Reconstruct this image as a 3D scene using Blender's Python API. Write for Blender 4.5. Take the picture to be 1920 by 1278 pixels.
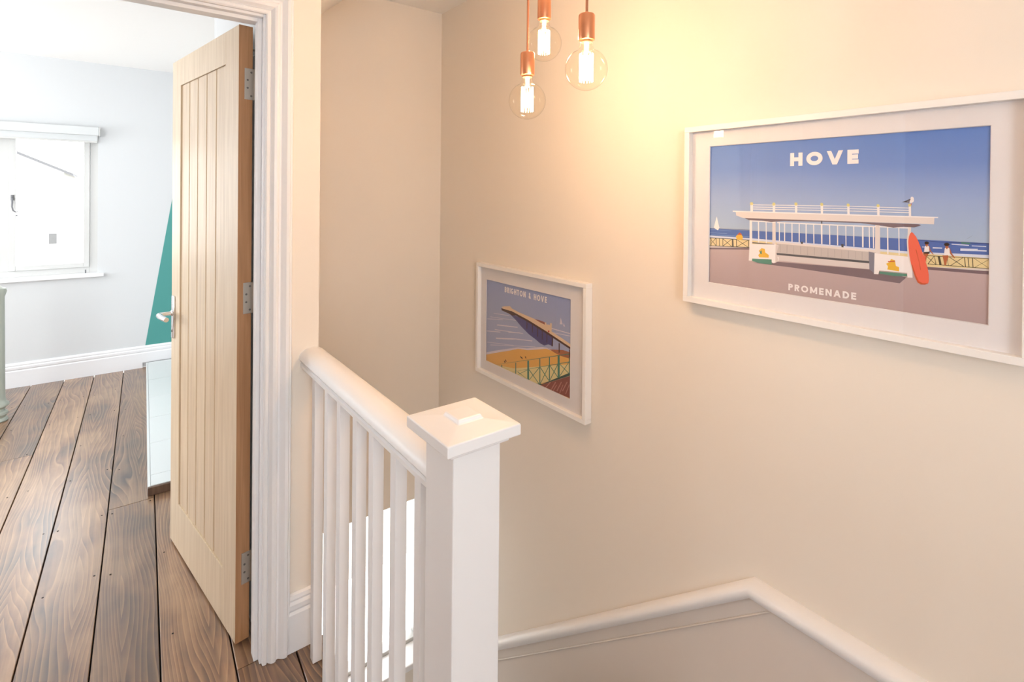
import bpy, bmesh, math, random
from mathutils import Vector, Matrix

# tuning of the sky, the added fill lamps, the bulbs and the paint
SKY = 6.0
P_FILL_SIDE, P_FILL_FRONT, P_FILL_LAND, P_BULB, FIL = 42, 34, 12, 11, 30
BULB_C = (1, .60, .32)
C_WALL = (.81, .74, .655)
FLOORV = 1.0
# ------------------------------------------------------------------ scene, camera, light
S = bpy.context.scene
for o in list(bpy.data.objects): bpy.data.objects.remove(o)
COL = S.collection
S.view_settings.view_transform = 'Standard'
S.view_settings.look = 'None'
S.view_settings.gamma = 1.0
S.view_settings.use_curve_mapping = False
S.view_settings.exposure = 0.0

YAW, PITCH, ROLL = .64911, -.004613, .009065
fw = Vector((math.sin(YAW)*math.cos(PITCH), math.cos(YAW)*math.cos(PITCH), math.sin(PITCH)))
rt = Vector((math.cos(YAW), -math.sin(YAW), 0)); up = rt.cross(fw)
r2 = rt*math.cos(ROLL) + up*math.sin(ROLL); u2 = -rt*math.sin(ROLL) + up*math.cos(ROLL)
cam_data = bpy.data.cameras.new('camera'); cam = bpy.data.objects.new('camera', cam_data); COL.objects.link(cam)
cam_data.sensor_width = 36; cam_data.lens = 974.6/1920*36; cam_data.shift_y = -(639-369.5)/1920
cam_data.clip_start = .02
cam.matrix_world = Matrix(((r2.x, u2.x, -fw.x, 0), (r2.y, u2.y, -fw.y, 0), (r2.z, u2.z, -fw.z, 1.45), (0, 0, 0, 1)))
S.camera = cam

W = bpy.data.worlds.new('sky'); S.world = W; W.use_nodes = True
wn = W.node_tree; bg = wn.nodes['Background']
bg.inputs['Color'].default_value = (.95, .98, 1, 1); bg.inputs['Strength'].default_value = SKY

def area(name, loc, direction, sx, sy, power, col=(1, 1, 1), portal=False):
    d = bpy.data.lights.new(name, 'AREA'); d.shape = 'RECTANGLE'; d.size = sx; d.size_y = sy
    d.energy = power; d.color = col
    if portal: d.cycles.is_portal = True
    o = bpy.data.objects.new(name, d); COL.objects.link(o); o.location = loc
    o.rotation_euler = Vector(direction).to_track_quat('-Z', 'Y').to_euler()
    return o
# portals on the two windows in view; fill lamps added out of view
area('portal_bedroom', (-.78, 5.40, 1.37), (0, -1, 0), 1.30, 1.13, 1, portal=True)
area('portal_stair', (1.0, 2.74, -.64), (0, -1, 0), .62, .88, 1, portal=True)
area('fill_bedroom_side', (-2.73, 4.45, 1.45), (1, 0, 0), 1.2, 1.3, P_FILL_SIDE, (.93, .965, 1))  # added fill to brighten the bedroom from the left
area('fill_bedroom_front', (-1.95, 1.80, 1.45), (0, 1, 0), 1.25, 1.25, P_FILL_FRONT, (.93, .965, 1))  # added fill, evens the light on the back wall
area('fill_landing', (-.3, -1.63, 1.5), (0, 1, 0), 1.1, 1.2, P_FILL_LAND, (.86, .92, 1))  # added fill for the landing, behind the camera

# ------------------------------------------------------------------ materials
def mat(name, col, rough=.6, metal=0, bump=None, coat=0, spec=.5):
    m = bpy.data.materials.new(name); m.use_nodes = True; n = m.node_tree; b = n.nodes['Principled BSDF']
    b.inputs['Base Color'].default_value = (*col, 1); b.inputs['Roughness'].default_value = rough
    b.inputs['Metallic'].default_value = metal; b.inputs['Coat Weight'].default_value = coat
    b.inputs['Specular IOR Level'].default_value = spec
    if bump:
        sc, st = bump
        tc = n.nodes.new('ShaderNodeTexCoord'); nz = n.nodes.new('ShaderNodeTexNoise'); bp = n.nodes.new('ShaderNodeBump')
        nz.inputs['Scale'].default_value = sc; nz.inputs['Detail'].default_value = 4
        bp.inputs['Strength'].default_value = st; bp.inputs['Distance'].default_value = .002
        n.links.new(tc.outputs['Object'], nz.inputs['Vector']); n.links.new(nz.outputs['Fac'], bp.inputs['Height'])
        n.links.new(bp.outputs['Normal'], b.inputs['Normal'])
    return m
def glass(name, tint=(1, 1, 1), r0=.035):
    m = bpy.data.materials.new(name); m.use_nodes = True; n = m.node_tree; n.nodes.clear()
    o = n.nodes.new('ShaderNodeOutputMaterial'); mx = n.nodes.new('ShaderNodeMixShader')
    t = n.nodes.new('ShaderNodeBsdfTransparent'); g = n.nodes.new('ShaderNodeBsdfGlossy'); f = n.nodes.new('ShaderNodeLayerWeight')
    # thin pane: Schlick-like reflectance from the facing angle, the same on either side of the sheet
    p = n.nodes.new('ShaderNodeMath'); p.operation = 'POWER'; p.inputs[1].default_value = 4.5
    q = n.nodes.new('ShaderNodeMath'); q.operation = 'MULTIPLY_ADD'; q.inputs[1].default_value = .8; q.inputs[2].default_value = r0
    f.inputs['Blend'].default_value = .5
    t.inputs['Color'].default_value = (*tint, 1); g.inputs['Roughness'].default_value = .01
    n.links.new(f.outputs['Facing'], p.inputs[0]); n.links.new(p.outputs[0], q.inputs[0]); n.links.new(q.outputs[0], mx.inputs[0])
    n.links.new(t.outputs[0], mx.inputs[1]); n.links.new(g.outputs[0], mx.inputs[2])
    n.links.new(mx.outputs[0], o.inputs[0]); return m
def emit(name, col, s):
    m = bpy.data.materials.new(name); m.use_nodes = True; n = m.node_tree; n.nodes.clear()
    o = n.nodes.new('ShaderNodeOutputMaterial'); e = n.nodes.new('ShaderNodeEmission')
    e.inputs[0].default_value = (*col, 1); e.inputs[1].default_value = s; n.links.new(e.outputs[0], o.inputs[0]); return m

def boards_mat():
    """old stained pine: cathedral grain rings stretched along the board, each board its own tone"""
    m = bpy.data.materials.new('stained_pine'); m.use_nodes = True; n = m.node_tree; L = n.links.new
    b = n.nodes['Principled BSDF']; tc = n.nodes.new('ShaderNodeTexCoord'); oi = n.nodes.new('ShaderNodeObjectInfo')
    N = n.nodes.new
    mp = N('ShaderNodeMapping'); mp.inputs['Scale'].default_value = (1, .20, 1)
    off = N('ShaderNodeVectorMath'); off.operation = 'ADD'
    cmb = N('ShaderNodeCombineXYZ'); mul = N('ShaderNodeMath'); mul.operation = 'MULTIPLY'; mul.inputs[1].default_value = 37.
    L(oi.outputs['Random'], mul.inputs[0]); L(mul.outputs[0], cmb.inputs['Y']); L(mul.outputs[0], cmb.inputs['Z'])
    L(tc.outputs['Object'], mp.inputs['Vector']); L(mp.outputs[0], off.inputs[0]); L(cmb.outputs[0], off.inputs[1])
    # growth rings: distance from a wandering pith
    nz = N('ShaderNodeTexNoise'); nz.inputs['Scale'].default_value = 3.2; nz.inputs['Detail'].default_value = 2.5
    L(off.outputs[0], nz.inputs['Vector'])
    sep = N('ShaderNodeSeparateXYZ'); L(tc.outputs['Object'], sep.inputs[0])
    ax = N('ShaderNodeMath'); ax.operation = 'ABSOLUTE'; L(sep.outputs['X'], ax.inputs[0])
    a1 = N('ShaderNodeMath'); a1.operation = 'MULTIPLY_ADD'; a1.inputs[1].default_value = 2.6
    L(ax.outputs[0], a1.inputs[0]); L(nz.outputs['Fac'], a1.inputs[2])
    a2 = N('ShaderNodeMath'); a2.operation = 'MULTIPLY'; a2.inputs[1].default_value = 26.; L(a1.outputs[0], a2.inputs[0])
    fr = N('ShaderNodeMath'); fr.operation = 'FRACT'; L(a2.outputs[0], fr.inputs[0])
    rr = N('ShaderNodeValToRGB'); L(fr.outputs[0], rr.inputs[0])
    e = rr.color_ramp.elements; e[0].position = 0; e[0].color = (0, 0, 0, 1); e[1].position = .75; e[1].color = (.55, .55, .55, 1)
    x = rr.color_ramp.elements.new(.92); x.color = (1, 1, 1, 1); x = rr.color_ramp.elements.new(1.); x.color = (0, 0, 0, 1)
    # broad stain blotches
    n2 = N('ShaderNodeTexNoise'); n2.inputs['Scale'].default_value = 3.6; n2.inputs['Detail'].default_value = 6
    m2 = N('ShaderNodeMapping'); m2.inputs['Scale'].default_value = (1.6, .8, 1); L(tc.outputs['Object'], m2.inputs[0])
    o2 = N('ShaderNodeVectorMath'); o2.operation = 'ADD'; L(m2.outputs[0], o2.inputs[0]); L(cmb.outputs[0], o2.inputs[1]); L(o2.outputs[0], n2.inputs['Vector'])
    cr = N('ShaderNodeValToRGB'); L(n2.outputs['Fac'], cr.inputs[0]); e = cr.color_ramp.elements
    e[0].position = .36; e[0].color = (.068, .042, .033, 1); e[1].position = .66; e[1].color = (.29, .175, .10, 1)
    x = e.new(.5); x.color = (.175, .090, .052, 1)
    # fine fibre
    n3 = N('ShaderNodeTexNoise'); n3.inputs['Scale'].default_value = 60; n3.inputs['Detail'].default_value = 3
    m3 = N('ShaderNodeMapping'); m3.inputs['Scale'].default_value = (1, .03, 1); L(tc.outputs['Object'], m3.inputs[0]); L(m3.outputs[0], n3.inputs['Vector'])
    mixa = N('ShaderNodeMix'); mixa.data_type = 'RGBA'; mixa.blend_type = 'MIX'
    rf = N('ShaderNodeMath'); rf.operation = 'MULTIPLY'; rf.inputs[1].default_value = .5; L(rr.outputs[0], rf.inputs[0]); L(rf.outputs[0], mixa.inputs['Factor'])
    L(cr.outputs[0], mixa.inputs['A']); mixa.inputs['B'].default_value = (.50, .30, .15, 1)
    mixb = N('ShaderNodeMix'); mixb.data_type = 'RGBA'; mixb.blend_type = 'MULTIPLY'; mixb.inputs['Factor'].default_value = .6
    rm = N('ShaderNodeMapRange'); rm.inputs['From Min'].default_value = .3; rm.inputs['From Max'].default_value = .7; rm.inputs['To Min'].default_value = .6; rm.inputs['To Max'].default_value = 1.25
    L(n3.outputs['Fac'], rm.inputs[0]); L(mixa.outputs['Result'], mixb.inputs['A']); L(rm.outputs[0], mixb.inputs['B'])
    hs = N('ShaderNodeHueSaturation'); L(mixb.outputs['Result'], hs.inputs['Color'])
    v = N('ShaderNodeMapRange'); v.inputs['To Min'].default_value = FLOORV*.75; v.inputs['To Max'].default_value = FLOORV*1.25; L(oi.outputs['Random'], v.inputs[0]); L(v.outputs[0], hs.inputs['Value'])
    hs.inputs['Saturation'].default_value = 1.0
    L(hs.outputs[0], b.inputs['Base Color'])
    rg = N('ShaderNodeMapRange'); rg.inputs['To Min'].default_value = .30; rg.inputs['To Max'].default_value = .46; L(n2.outputs['Fac'], rg.inputs[0]); L(rg.outputs[0], b.inputs['Roughness'])
    b.inputs['Specular IOR Level'].default_value = .6
    b.inputs['Coat Weight'].default_value = .7; b.inputs['Coat Roughness'].default_value = .27
    bp = N('ShaderNodeBump'); bp.inputs['Strength'].default_value = .35; bp.inputs['Distance'].default_value = .0015
    L(n3.outputs['Fac'], bp.inputs['Height']); L(bp.outputs[0], b.inputs['Normal'])
    return m
def oak_mat(name, c1, c2, rough=.38):
    m = bpy.data.materials.new(name); m.use_nodes = True; n = m.node_tree; L = n.links.new; N = n.nodes.new
    b = n.nodes['Principled BSDF']; tc = N('ShaderNodeTexCoord'); mp = N('ShaderNodeMapping'); mp.inputs['Scale'].default_value = (1, 1, .045)
    nz = N('ShaderNodeTexNoise'); nz.inputs['Scale'].default_value = 75; nz.inputs['Detail'].default_value = 5; nz.inputs['Distortion'].default_value = .6
    L(tc.outputs['Object'], mp.inputs[0]); L(mp.outputs[0], nz.inputs['Vector'])
    cr = N('ShaderNodeValToRGB'); e = cr.color_ramp.elements; e[0].position = .3; e[0].color = (*c1, 1); e[1].position = .7; e[1].color = (*c2, 1)
    L(nz.outputs['Fac'], cr.inputs[0]); L(cr.outputs[0], b.inputs['Base Color']); b.inputs['Roughness'].default_value = rough
    bp = N('ShaderNodeBump'); bp.inputs['Strength'].default_value = .15; bp.inputs['Distance'].default_value = .001
    L(nz.outputs['Fac'], bp.inputs['Height']); L(bp.outputs[0], b.inputs['Normal']); return m
def vcol_mat(name, rough=.55):
    m = bpy.data.materials.new(name); m.use_nodes = True; n = m.node_tree; b = n.nodes['Principled BSDF']
    a = n.nodes.new('ShaderNodeVertexColor'); a.layer_name = 'Col'; n.links.new(a.outputs[0], b.inputs['Base Color'])
    b.inputs['Roughness'].default_value = rough; return m

M = dict(
    wall=mat('cream_wall_paint', C_WALL, .75, bump=(90, .08)),
    bwall=mat('pale_grey_wall_paint', (.655, .67, .68), .8, bump=(90, .08)),
    teal=mat('teal_wall_paint', (.07, .30, .275), .7),
    ceil=mat('ceiling_paint', (.90, .885, .86), .85, bump=(60, .05)),
    white=mat('white_satin_paint', (.82, .82, .835), .34),
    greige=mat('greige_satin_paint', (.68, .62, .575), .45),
    upvc=mat('white_window_frame', (.60, .60, .585), .3),
    boards=boards_mat(), gap=mat('dark_gap', (.012, .009, .007), .9),
    oak=oak_mat('pale_oak', (.58, .44, .29), (.70, .56, .40), .3),
    oakpanel=oak_mat('pale_oak_boards', (.54, .40, .26), (.68, .53, .37), .3),
    oakedge=oak_mat('shaded_oak_lipping', (.34, .165, .07), (.47, .25, .12)),  # darker lipping wood; part of the tone is dim warm light painted in
    groove=mat('oak_groove', (.13, .07, .035), .8),
    steel=mat('satin_nickel', (.50, .47, .42), .38, 1), chrome=mat('polished_chrome', (.8, .8, .82), .12, 1),
    pewter=mat('dark_pewter', (.16, .16, .17), .45, .8), screw=mat('screw_head', (.18, .17, .16), .5, .7),
    copper=mat('brushed_copper', (.80, .36, .20), .28, 1), cord=mat('copper_braided_cord', (.50, .20, .10), .7, bump=(900, .6)),
    glass=glass('clear_glass'), bulbglass=glass('bulb_glass', (1, .985, .95), .02),
    filament=emit('glowing_filament', (1, .78, .48), FIL), brasscap=mat('bulb_screw_cap', (.75, .62, .4), .3, 1),
    ceramic=mat('bulb_stem_glass', (.9, .88, .8), .3),
    framep=mat('white_picture_frame', (.84, .82, .80), .4), matb=mat('mount_board', (.80, .77, .78), .85),
    back=mat('frame_backing', (.3, .24, .18), .9), print_=vcol_mat('poster_print'),
    slab=mat('white_glazed_slab', (.66, .69, .69), .35), dwood=oak_mat('dark_brown_wood', (.07, .035, .02), (.13, .07, .04), .4),
    grout=mat('grout', (.55, .55, .54), .9),
    iron=mat('pale_grey_green_paint', (.42, .45, .39), .45), blind=mat('white_blind_fabric', (.64, .66, .665), .8),
    render=mat('white_render', (.8, .8, .78), .9, bump=(30, .2)), slate=mat('slate', (.12, .12, .125), .8),
    fglass=mat('far_window_glass', (.11, .11, .11), .4), lawn=mat('gravel', (.4, .38, .34), .95),
    tread=mat('stair_carpet', (.42, .37, .33), .95, bump=(400, .5)),
)

# ------------------------------------------------------------------ mesh helpers
class MB:
    def __init__(s): s.v = []; s.f = []; s.m = []; s.cur = 0
    def add(s, vs, fs):
        k = len(s.v); s.v += [tuple(v) for v in vs]
        for f in fs: s.f.append([i+k for i in f]); s.m.append(s.cur)
        return s
    def box(s, x0, x1, y0, y1, z0, z1, b=0):
        if b <= 0:
            return s.add([(x, y, z) for x in (x0, x1) for y in (y0, y1) for z in (z0, z1)],
                         [(0, 1, 3, 2), (4, 6, 7, 5), (0, 4, 5, 1), (2, 3, 7, 6), (0, 2, 6, 4), (1, 5, 7, 3)])
        bm = bmesh.new(); bmesh.ops.create_cube(bm, size=1)
        for v in bm.verts: v.co = Vector(((x0+x1)/2 + v.co.x*(x1-x0), (y0+y1)/2 + v.co.y*(y1-y0), (z0+z1)/2 + v.co.z*(z1-z0)))
        bmesh.ops.bevel(bm, geom=bm.edges[:], offset=b, segments=2, profile=.5, affect='EDGES')
        bm.verts.index_update(); s.add([v.co[:] for v in bm.verts], [[v.index for v in f.verts] for f in bm.faces]); bm.free(); return s
    def prism(s, pts, p0, A, B, D):
        """profile pts (a,b) placed at p0 + a*A + b*B, swept by vector D"""
        p0, A, B, D = Vector(p0), Vector(A), Vector(B), Vector(D); n = len(pts)
        vs = [p0+A*a+B*b for a, b in pts] + [p0+A*a+B*b+D for a, b in pts]
        return s.add(vs, [list(range(n))[::-1], list(range(n, 2*n))] + [(i, (i+1) % n, n+(i+1) % n, n+i) for i in range(n)])
    def lathe(s, prof, c, axis=(0, 0, 1), n=24, cap=True):
        """prof: (radius, height) along axis from c"""
        ax = Vector(axis).normalized(); a = ax.orthogonal().normalized(); b = ax.cross(a); c = Vector(c)
        vs = []; fs = []
        for r, h in prof:
            for i in range(n):
                t = 2*math.pi*i/n; vs.append(c + ax*h + (a*math.cos(t)+b*math.sin(t))*r)
        for k in range(len(prof)-1):
            for i in range(n): fs.append((k*n+i, k*n+(i+1) % n, (k+1)*n+(i+1) % n, (k+1)*n+i))
        if cap: fs += [list(range(n))[::-1], list(range((len(prof)-1)*n, len(prof)*n))]
        return s.add(vs, fs)
    def tube(s, pts, r, n=10):
        pts = [Vector(p) for p in pts]; vs = []; fs = []; ref = None
        for i, p in enumerate(pts):
            d = (pts[min(i+1, len(pts)-1)]-pts[max(i-1, 0)]).normalized()
            if ref is None: ref = d.orthogonal().normalized()
            ref = (ref - d*ref.dot(d)).normalized(); b = d.cross(ref); rr = r[i] if isinstance(r, (list, tuple)) else r
            vs += [p+(ref*math.cos(2*math.pi*k/n)+b*math.sin(2*math.pi*k/n))*rr for k in range(n)]
        for j in range(len(pts)-1):
            for k in range(n): fs.append((j*n+k, j*n+(k+1) % n, (j+1)*n+(k+1) % n, (j+1)*n+k))
        fs += [list(range(n))[::-1], list(range((len(pts)-1)*n, len(pts)*n))]
        return s.add(vs, fs)
    def build(s, name, mats, parent=None, smooth=False, loc=None, **props):
        me = bpy.data.meshes.new(name); me.from_pydata(s.v, [], s.f)
        if not isinstance(mats, (list, tuple)): mats = [mats]
        for m in mats: me.materials.append(m)
        for p, i in zip(me.polygons, s.m): p.material_index = min(i, len(mats)-1)
        bm = bmesh.new(); bm.from_mesh(me); bmesh.ops.recalc_face_normals(bm, faces=bm.faces[:]); bm.to_mesh(me); bm.free()
        if smooth:
            for p in me.polygons: p.use_smooth = True
            me.set_sharp_from_angle(angle=math.radians(40))
        o = bpy.data.objects.new(name, me); COL.objects.link(o)
        if parent: o.parent = parent
        if loc: o.location = loc
        for k, v in props.items(): o[k] = v
        return o
def box(name, m, x0, x1, y0, y1, z0, z1, parent=None, b=0, **p):
    return MB().box(x0, x1, y0, y1, z0, z1, b).build(name, m, parent, **p)
def centred(name, m, x0, x1, y0, y1, z0, z1, parent=None, b=0, **p):
    """box whose origin is its centre (so that object-space grain is centred on the piece)"""
    c = ((x0+x1)/2, (y0+y1)/2, (z0+z1)/2); dx, dy, dz = (x1-x0)/2, (y1-y0)/2, (z1-z0)/2
    return MB().box(-dx, dx, -dy, dy, -dz, dz, b).build(name, m, parent, smooth=b > 0, loc=c, **p)
def empty(name, loc=(0, 0, 0), rz=0, **p):
    o = bpy.data.objects.new(name, None); COL.objects.link(o); o.location = loc; o.rotation_euler = (0, 0, rz)
    for k, v in p.items(): o[k] = v
    return o
ST = dict(kind='structure')

# ------------------------------------------------------------------ setting: walls, floors, ceiling
YD, YB, YF, XR, HC = 1.729, 5.25, 2.561, 1.44, 2.456
XO, XS = .353, .525                       # door opening right side, stairwell side wall
def wallbox(name, m, boxes, **p):
    mb = MB()
    for b in boxes: mb.box(*b)
    q = dict(ST); q.update(p); return mb.build(name, m, **q)
# wall with the doorway: landing side cream, bedroom side pale grey (two skins back to back)
wallbox('wall_doorway', M['wall'], [(-1.2, -.465, YD, YD+.05, 0, HC), (XO+.03, XS, YD, YD+.05, 0, HC), (-.465, XO+.03, YD, YD+.05, 2.016, HC),
                                    (XS-.1, XS, YD+.05, YF, -2.8, HC), (XS-.1, XS, YD, YD+.05, -2.8, 0)], label='cream wall strip between the door architrave and the stairwell')
wallbox('wall_doorway_bedroom', M['bwall'], [(-2.9, -2.6, YD+.05, YD+.104, 0, HC), (-1.3, -.465, YD+.05, YD+.104, 0, HC), (-2.6, -1.3, YD+.05, YD+.104, 2.1, HC), (-2.6, -1.3, YD+.05, YD+.104, 0, .8), (XO+.03, XS-.1, YD+.05, YD+.104, 0, HC), (-.465, XO+.03, YD+.05, YD+.104, 2.016, HC)])  # unseen opening added for the front fill lamp
wallbox('wall_right', M['wall'], [(XR, XR+.12, -1.75, YF+.2, -2.8, HC)], label='cream right wall with the two framed posters')
# far stairwell wall, pierced by the lower window
WX0, WX1, WZ0, WZ1 = .70, 1.38, -1.086, -.208
wallbox('wall_stairwell_far', M['wall'], [(XS-.1, WX0, YF, YF+.2, -2.8, HC), (WX1, XR+.12, YF, YF+.2, -2.8, HC), (WX0, WX1, YF, YF+.2, WZ1, HC), (WX0, WX1, YF, YF+.2, -2.8, WZ0)])
wallbox('wall_under_landing', M['wall'], [(.47, .545, -1.75, YD, -2.8, -.25)])
wallbox('wall_landing_left', M['wall'], [(-1.2, -1.1, -1.75, .35, 0, HC), (-1.2, -1.1, 1.15, YD, 0, HC), (-1.2, -1.1, .35, 1.15, 2.0, HC)])
# landing wall behind the camera, with an opening added for the fill lamp
wallbox('wall_landing_back', M['wall'], [(-1.2, -.9, -1.75, -1.65, 0, HC), (.3, XR, -1.75, -1.65, -2.8, HC), (-.9, .3, -1.75, -1.65, 2.15, HC), (-.9, .3, -1.75, -1.65, 0, .85)])
# bedroom
BX0, BX1, BZ0, BZ1 = -1.42, -.125, .80, 1.935
wallbox('wall_bedroom_back', M['bwall'], [(-2.9, BX0, YB, YB+.16, 0, HC), (BX1, .77, YB, YB+.16, 0, HC), (BX0, BX1, YB, YB+.16, BZ1, HC), (BX0, BX1, YB, YB+.16, 0, BZ0)],
        label='pale grey bedroom wall around the window')
wallbox('wall_bedroom_left', M['bwall'], [(-2.9, -2.8, YD+.1, 3.8, 0, HC), (-2.9, -2.8, 5.1, YB+.1, 0, HC), (-2.9, -2.8, 3.8, 5.1, 2.15, HC), (-2.9, -2.8, 3.8, 5.1, 0, .75)])  # unseen opening added for the side fill lamp
wallbox('wall_bedroom_right', M['bwall'], [(.65, .77, YF+.2, YB, 0, HC), (XS-.1, .65, YF+.2, YF+.28, 0, HC), (XS-.16, XS-.1, YD+.104, YF+.28, 0, HC)])
# teal painted triangle, two coats thick, on the bedroom wall
tri = MB().prism([(.186, .165), (.355, 1.302), (.50, 2.24), (.645, .165)], (0, YB, 0), (1, 0, 0), (0, 0, 1), (0, -.0012, 0)).build('trim_1', M['teal'], **ST)
tri['label'] = 'teal triangle painted on the bedroom wall behind the door'
wallbox('ceiling', M['ceil'], [(-2.9, XR+.12, -1.75, YB+.16, HC, HC+.1)])
# sloping soffit in the corner of the stairwell ceiling
MB().prism([(XS, 2.088), (.94, HC), (XS, HC)], (0, YD+.05, 0), (1, 0, 0), (0, 0, 1), (0, YF-YD-.05, 0)).build('ceiling_soffit', M['ceil'], label='sloping soffit in the corner of the stairwell ceiling', **ST)

# floor: dark subfloor with every board a piece of its own
floor = wallbox('floor', M['gap'], [(-2.85, .53, -1.7, YB, -.25, -.022), (.53, XR, -1.7, .745, -.25, -.022), (.53, .64, YF+.25, YB, -.25, -.022)])
floor['label'] = 'old stained pine floorboards of the landing and bedroom'
random.seed(7)
SK = .033
edges = [-2.80 + .188*i for i in range(11)] + [-.77, -.58, -.392, -.213, -.028, .147, .335, .50, .69]
edges = sorted(set(round(e, 3) for e in edges if e < -.8 or e in (-.77, -.58, -.392, -.213, -.028, .147, .335, .50, .69)))
bmeshes = {}
def board(xa, xb, y0, y1, clip=None):
    g = .0022; ym = (y0+y1)/2; w = (xb-xa)/2-g; h = (y1-y0)/2-.0012; t = .022; b = .0016
    mb = MB(); sk = SK
    pr = [(-w, -t), (w, -t), (w, -b), (w-b, 0), (-w+b, 0), (-w, -b)]
    vs = [(x + y*sk, y, z) for y in (-h, h) for x, z in pr]
    xc = (xa+xb)/2 + SK*(ym-3)
    if clip: vs = [(min(x, clip-xc-(0 if z < -.001 else 0)), y, z) for x, y, z in vs]
    n = 6; mb.add(vs, [list(range(n))[::-1], list(range(n, 2*n))] + [(i, (i+1) % n, n+(i+1) % n, n+i) for i in range(n)])
    xc = (xa+xb)/2 + SK*(ym-3)
    return mb.build('floorboard', M['boards'], floor, loc=(xc, ym, random.uniform(-.0012, 0)))
for i in range(len(edges)-1):
    xa, xb = edges[i], edges[i+1]; cuts = [-1.68, YB-.002]
    if abs(xa+.028) < .01: cuts = [-1.68, .4, 2.98, YB-.002]
    elif abs(xa-.147) < .01: cuts = [-1.68, 1.25, YB-.002]
    elif abs(xa-.335) < .01: cuts = [-1.68, -.2, YD+.02, YB-.002]
    elif abs(xa+.213) < .01: cuts = [-1.68, 1.1, YB-.002]
    elif abs(xa-.50) < .01: cuts = [-1.68, .8, YD-.003, YB-.002]
    else: cuts = [-1.68, random.uniform(-.3, 1.5), random.uniform(3.6, 4.4), YB-.002] if xa < -.5 else [-1.68, .8, YB-.002]
    for y0, y1 in zip(cuts, cuts[1:]):
        if xa > .48:
            if y1 < 2: y1 = min(y1, YD-.002); 
            elif y0 < 2: y0 = YF+.29
        if xa > .3 and y0 > 1.6 and y0 < 2.5:
            pass
        edge_board = xa > .48 and y1 < 2
        board(xa, .70 if edge_board else (xb if xb < .6 else .64), y0, y1, .5515 if edge_board else None)
# landing boards beyond the newel, up to the right wall
xx = .552
while xx < XR-.01:
    xn = min(xx+.178, XR-.003)
    MB().box(-(xn-xx)/2+.001, (xn-xx)/2-.001, -1.2, 1.2, -.022, 0, .0012).build('floorboard', M['boards'], floor, loc=((xx+xn)/2, -.46, 0)); xx = xn
# nail heads
mb = MB()
for e0, e1 in zip(edges, edges[1:]):
    for yy in (1.55, 2.02, 2.48, 2.95, 3.4, 3.85, 4.3, 4.75):
        for fx in (.16, .84):
            if random.random() < .25: continue
            x = e0+(e1-e0)*fx + SK*(yy-3) + random.uniform(-.012, .012); y = yy+random.uniform(-.03, .03)
            if x < .5: mb.lathe([(.0035, 0), (.0035, .0006)], (x, y, -.0004), n=8)
mb.build('nail_head', M['gap'], floor, kind='stuff')

# stairs
stairs = empty('stairs', (.99, .75, 0), label='carpeted stairs going down beside the balustrade', **ST)
for k in range(1, 8):
    y0 = .75+.24*(k-1) - .75; z = -.2*k
    MB().box(-.44, .445, y0-.02, y0+.24, z-.04, z, .008).build('tread', M['tread'], stairs)
    MB().box(-.44, .445, y0-.012, y0+.008, z, z+.16 if k > 1 else z+.175).build('riser', M['white'], stairs)
MB().box(-.44, .445, 1.66, YF-.75, -1.64, -1.6).build('half_landing', M['tread'], stairs)
# landing edge nosing at the stair opening
box('trim_2', M['white'], .53, .552, .77, YD, -.25, -.022, label='white fascia under the landing edge', **ST)
# string board up the right wall: level beside the landing, then falling with the stairs
Yk, Zk, slope = .746, .352, -(.352+.642)/(1.949-.746)
def zt(y): return Zk + (slope*(y-Yk) if y > Yk else 0)
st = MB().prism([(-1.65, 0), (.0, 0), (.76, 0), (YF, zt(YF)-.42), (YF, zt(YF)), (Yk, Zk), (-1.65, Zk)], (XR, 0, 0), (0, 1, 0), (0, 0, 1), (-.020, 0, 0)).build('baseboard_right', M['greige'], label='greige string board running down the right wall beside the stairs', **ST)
def cap_rail(y0, z0, y1, z1):
    prof = [(0, -.020)] + [(.036*math.sin(math.pi*t/10)**.8, -.020+.040*(1-math.cos(math.pi*t/10))/2) for t in range(1, 10)] + [(0, .020)]
    a = Vector((XR, y0, z0)); b = Vector((XR, y1, z1)); return prof, a, b
# cap moulding in two runs mitred at the knee
def moulding(prof, ys, name, m, off=0):
    mb = MB(); n = len(prof); vs = []
    for y in ys:
        for a, b in prof: vs.append((XR-a, y, zt(y)+b*(1 if y <= Yk else 1/math.cos(math.atan(slope)))+off))
    fs = [list(range(n))[::-1], list(range((len(ys)-1)*n, len(ys)*n))]
    for k in range(len(ys)-1):
        for i in range(n): fs.append((k*n+i, k*n+(i+1) % n, (k+1)*n+(i+1) % n, (k+1)*n+i))
    mb.add(vs, fs); return mb.build(name, m, st, smooth=True)
capp = [(0, -.024), (.030, -.022), (.036, -.014), (.040, 0), (.036, .012), (.026, .020), (.012, .024), (0, .025)]
moulding(capp, (-1.65, Yk, YF), 'cap_moulding', M['white'])
bead = [(.0195, -.0035), (.0235, -.003), (.025, 0), (.0235, .003), (.0195, .0035)]
zt = lambda y: Zk + slope*(y-Yk)             # the bead keeps the stair pitch and dies into the cap
moulding(bead, (Yk-.062, YF), 'bead', M['greige'], off=-.074)

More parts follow.
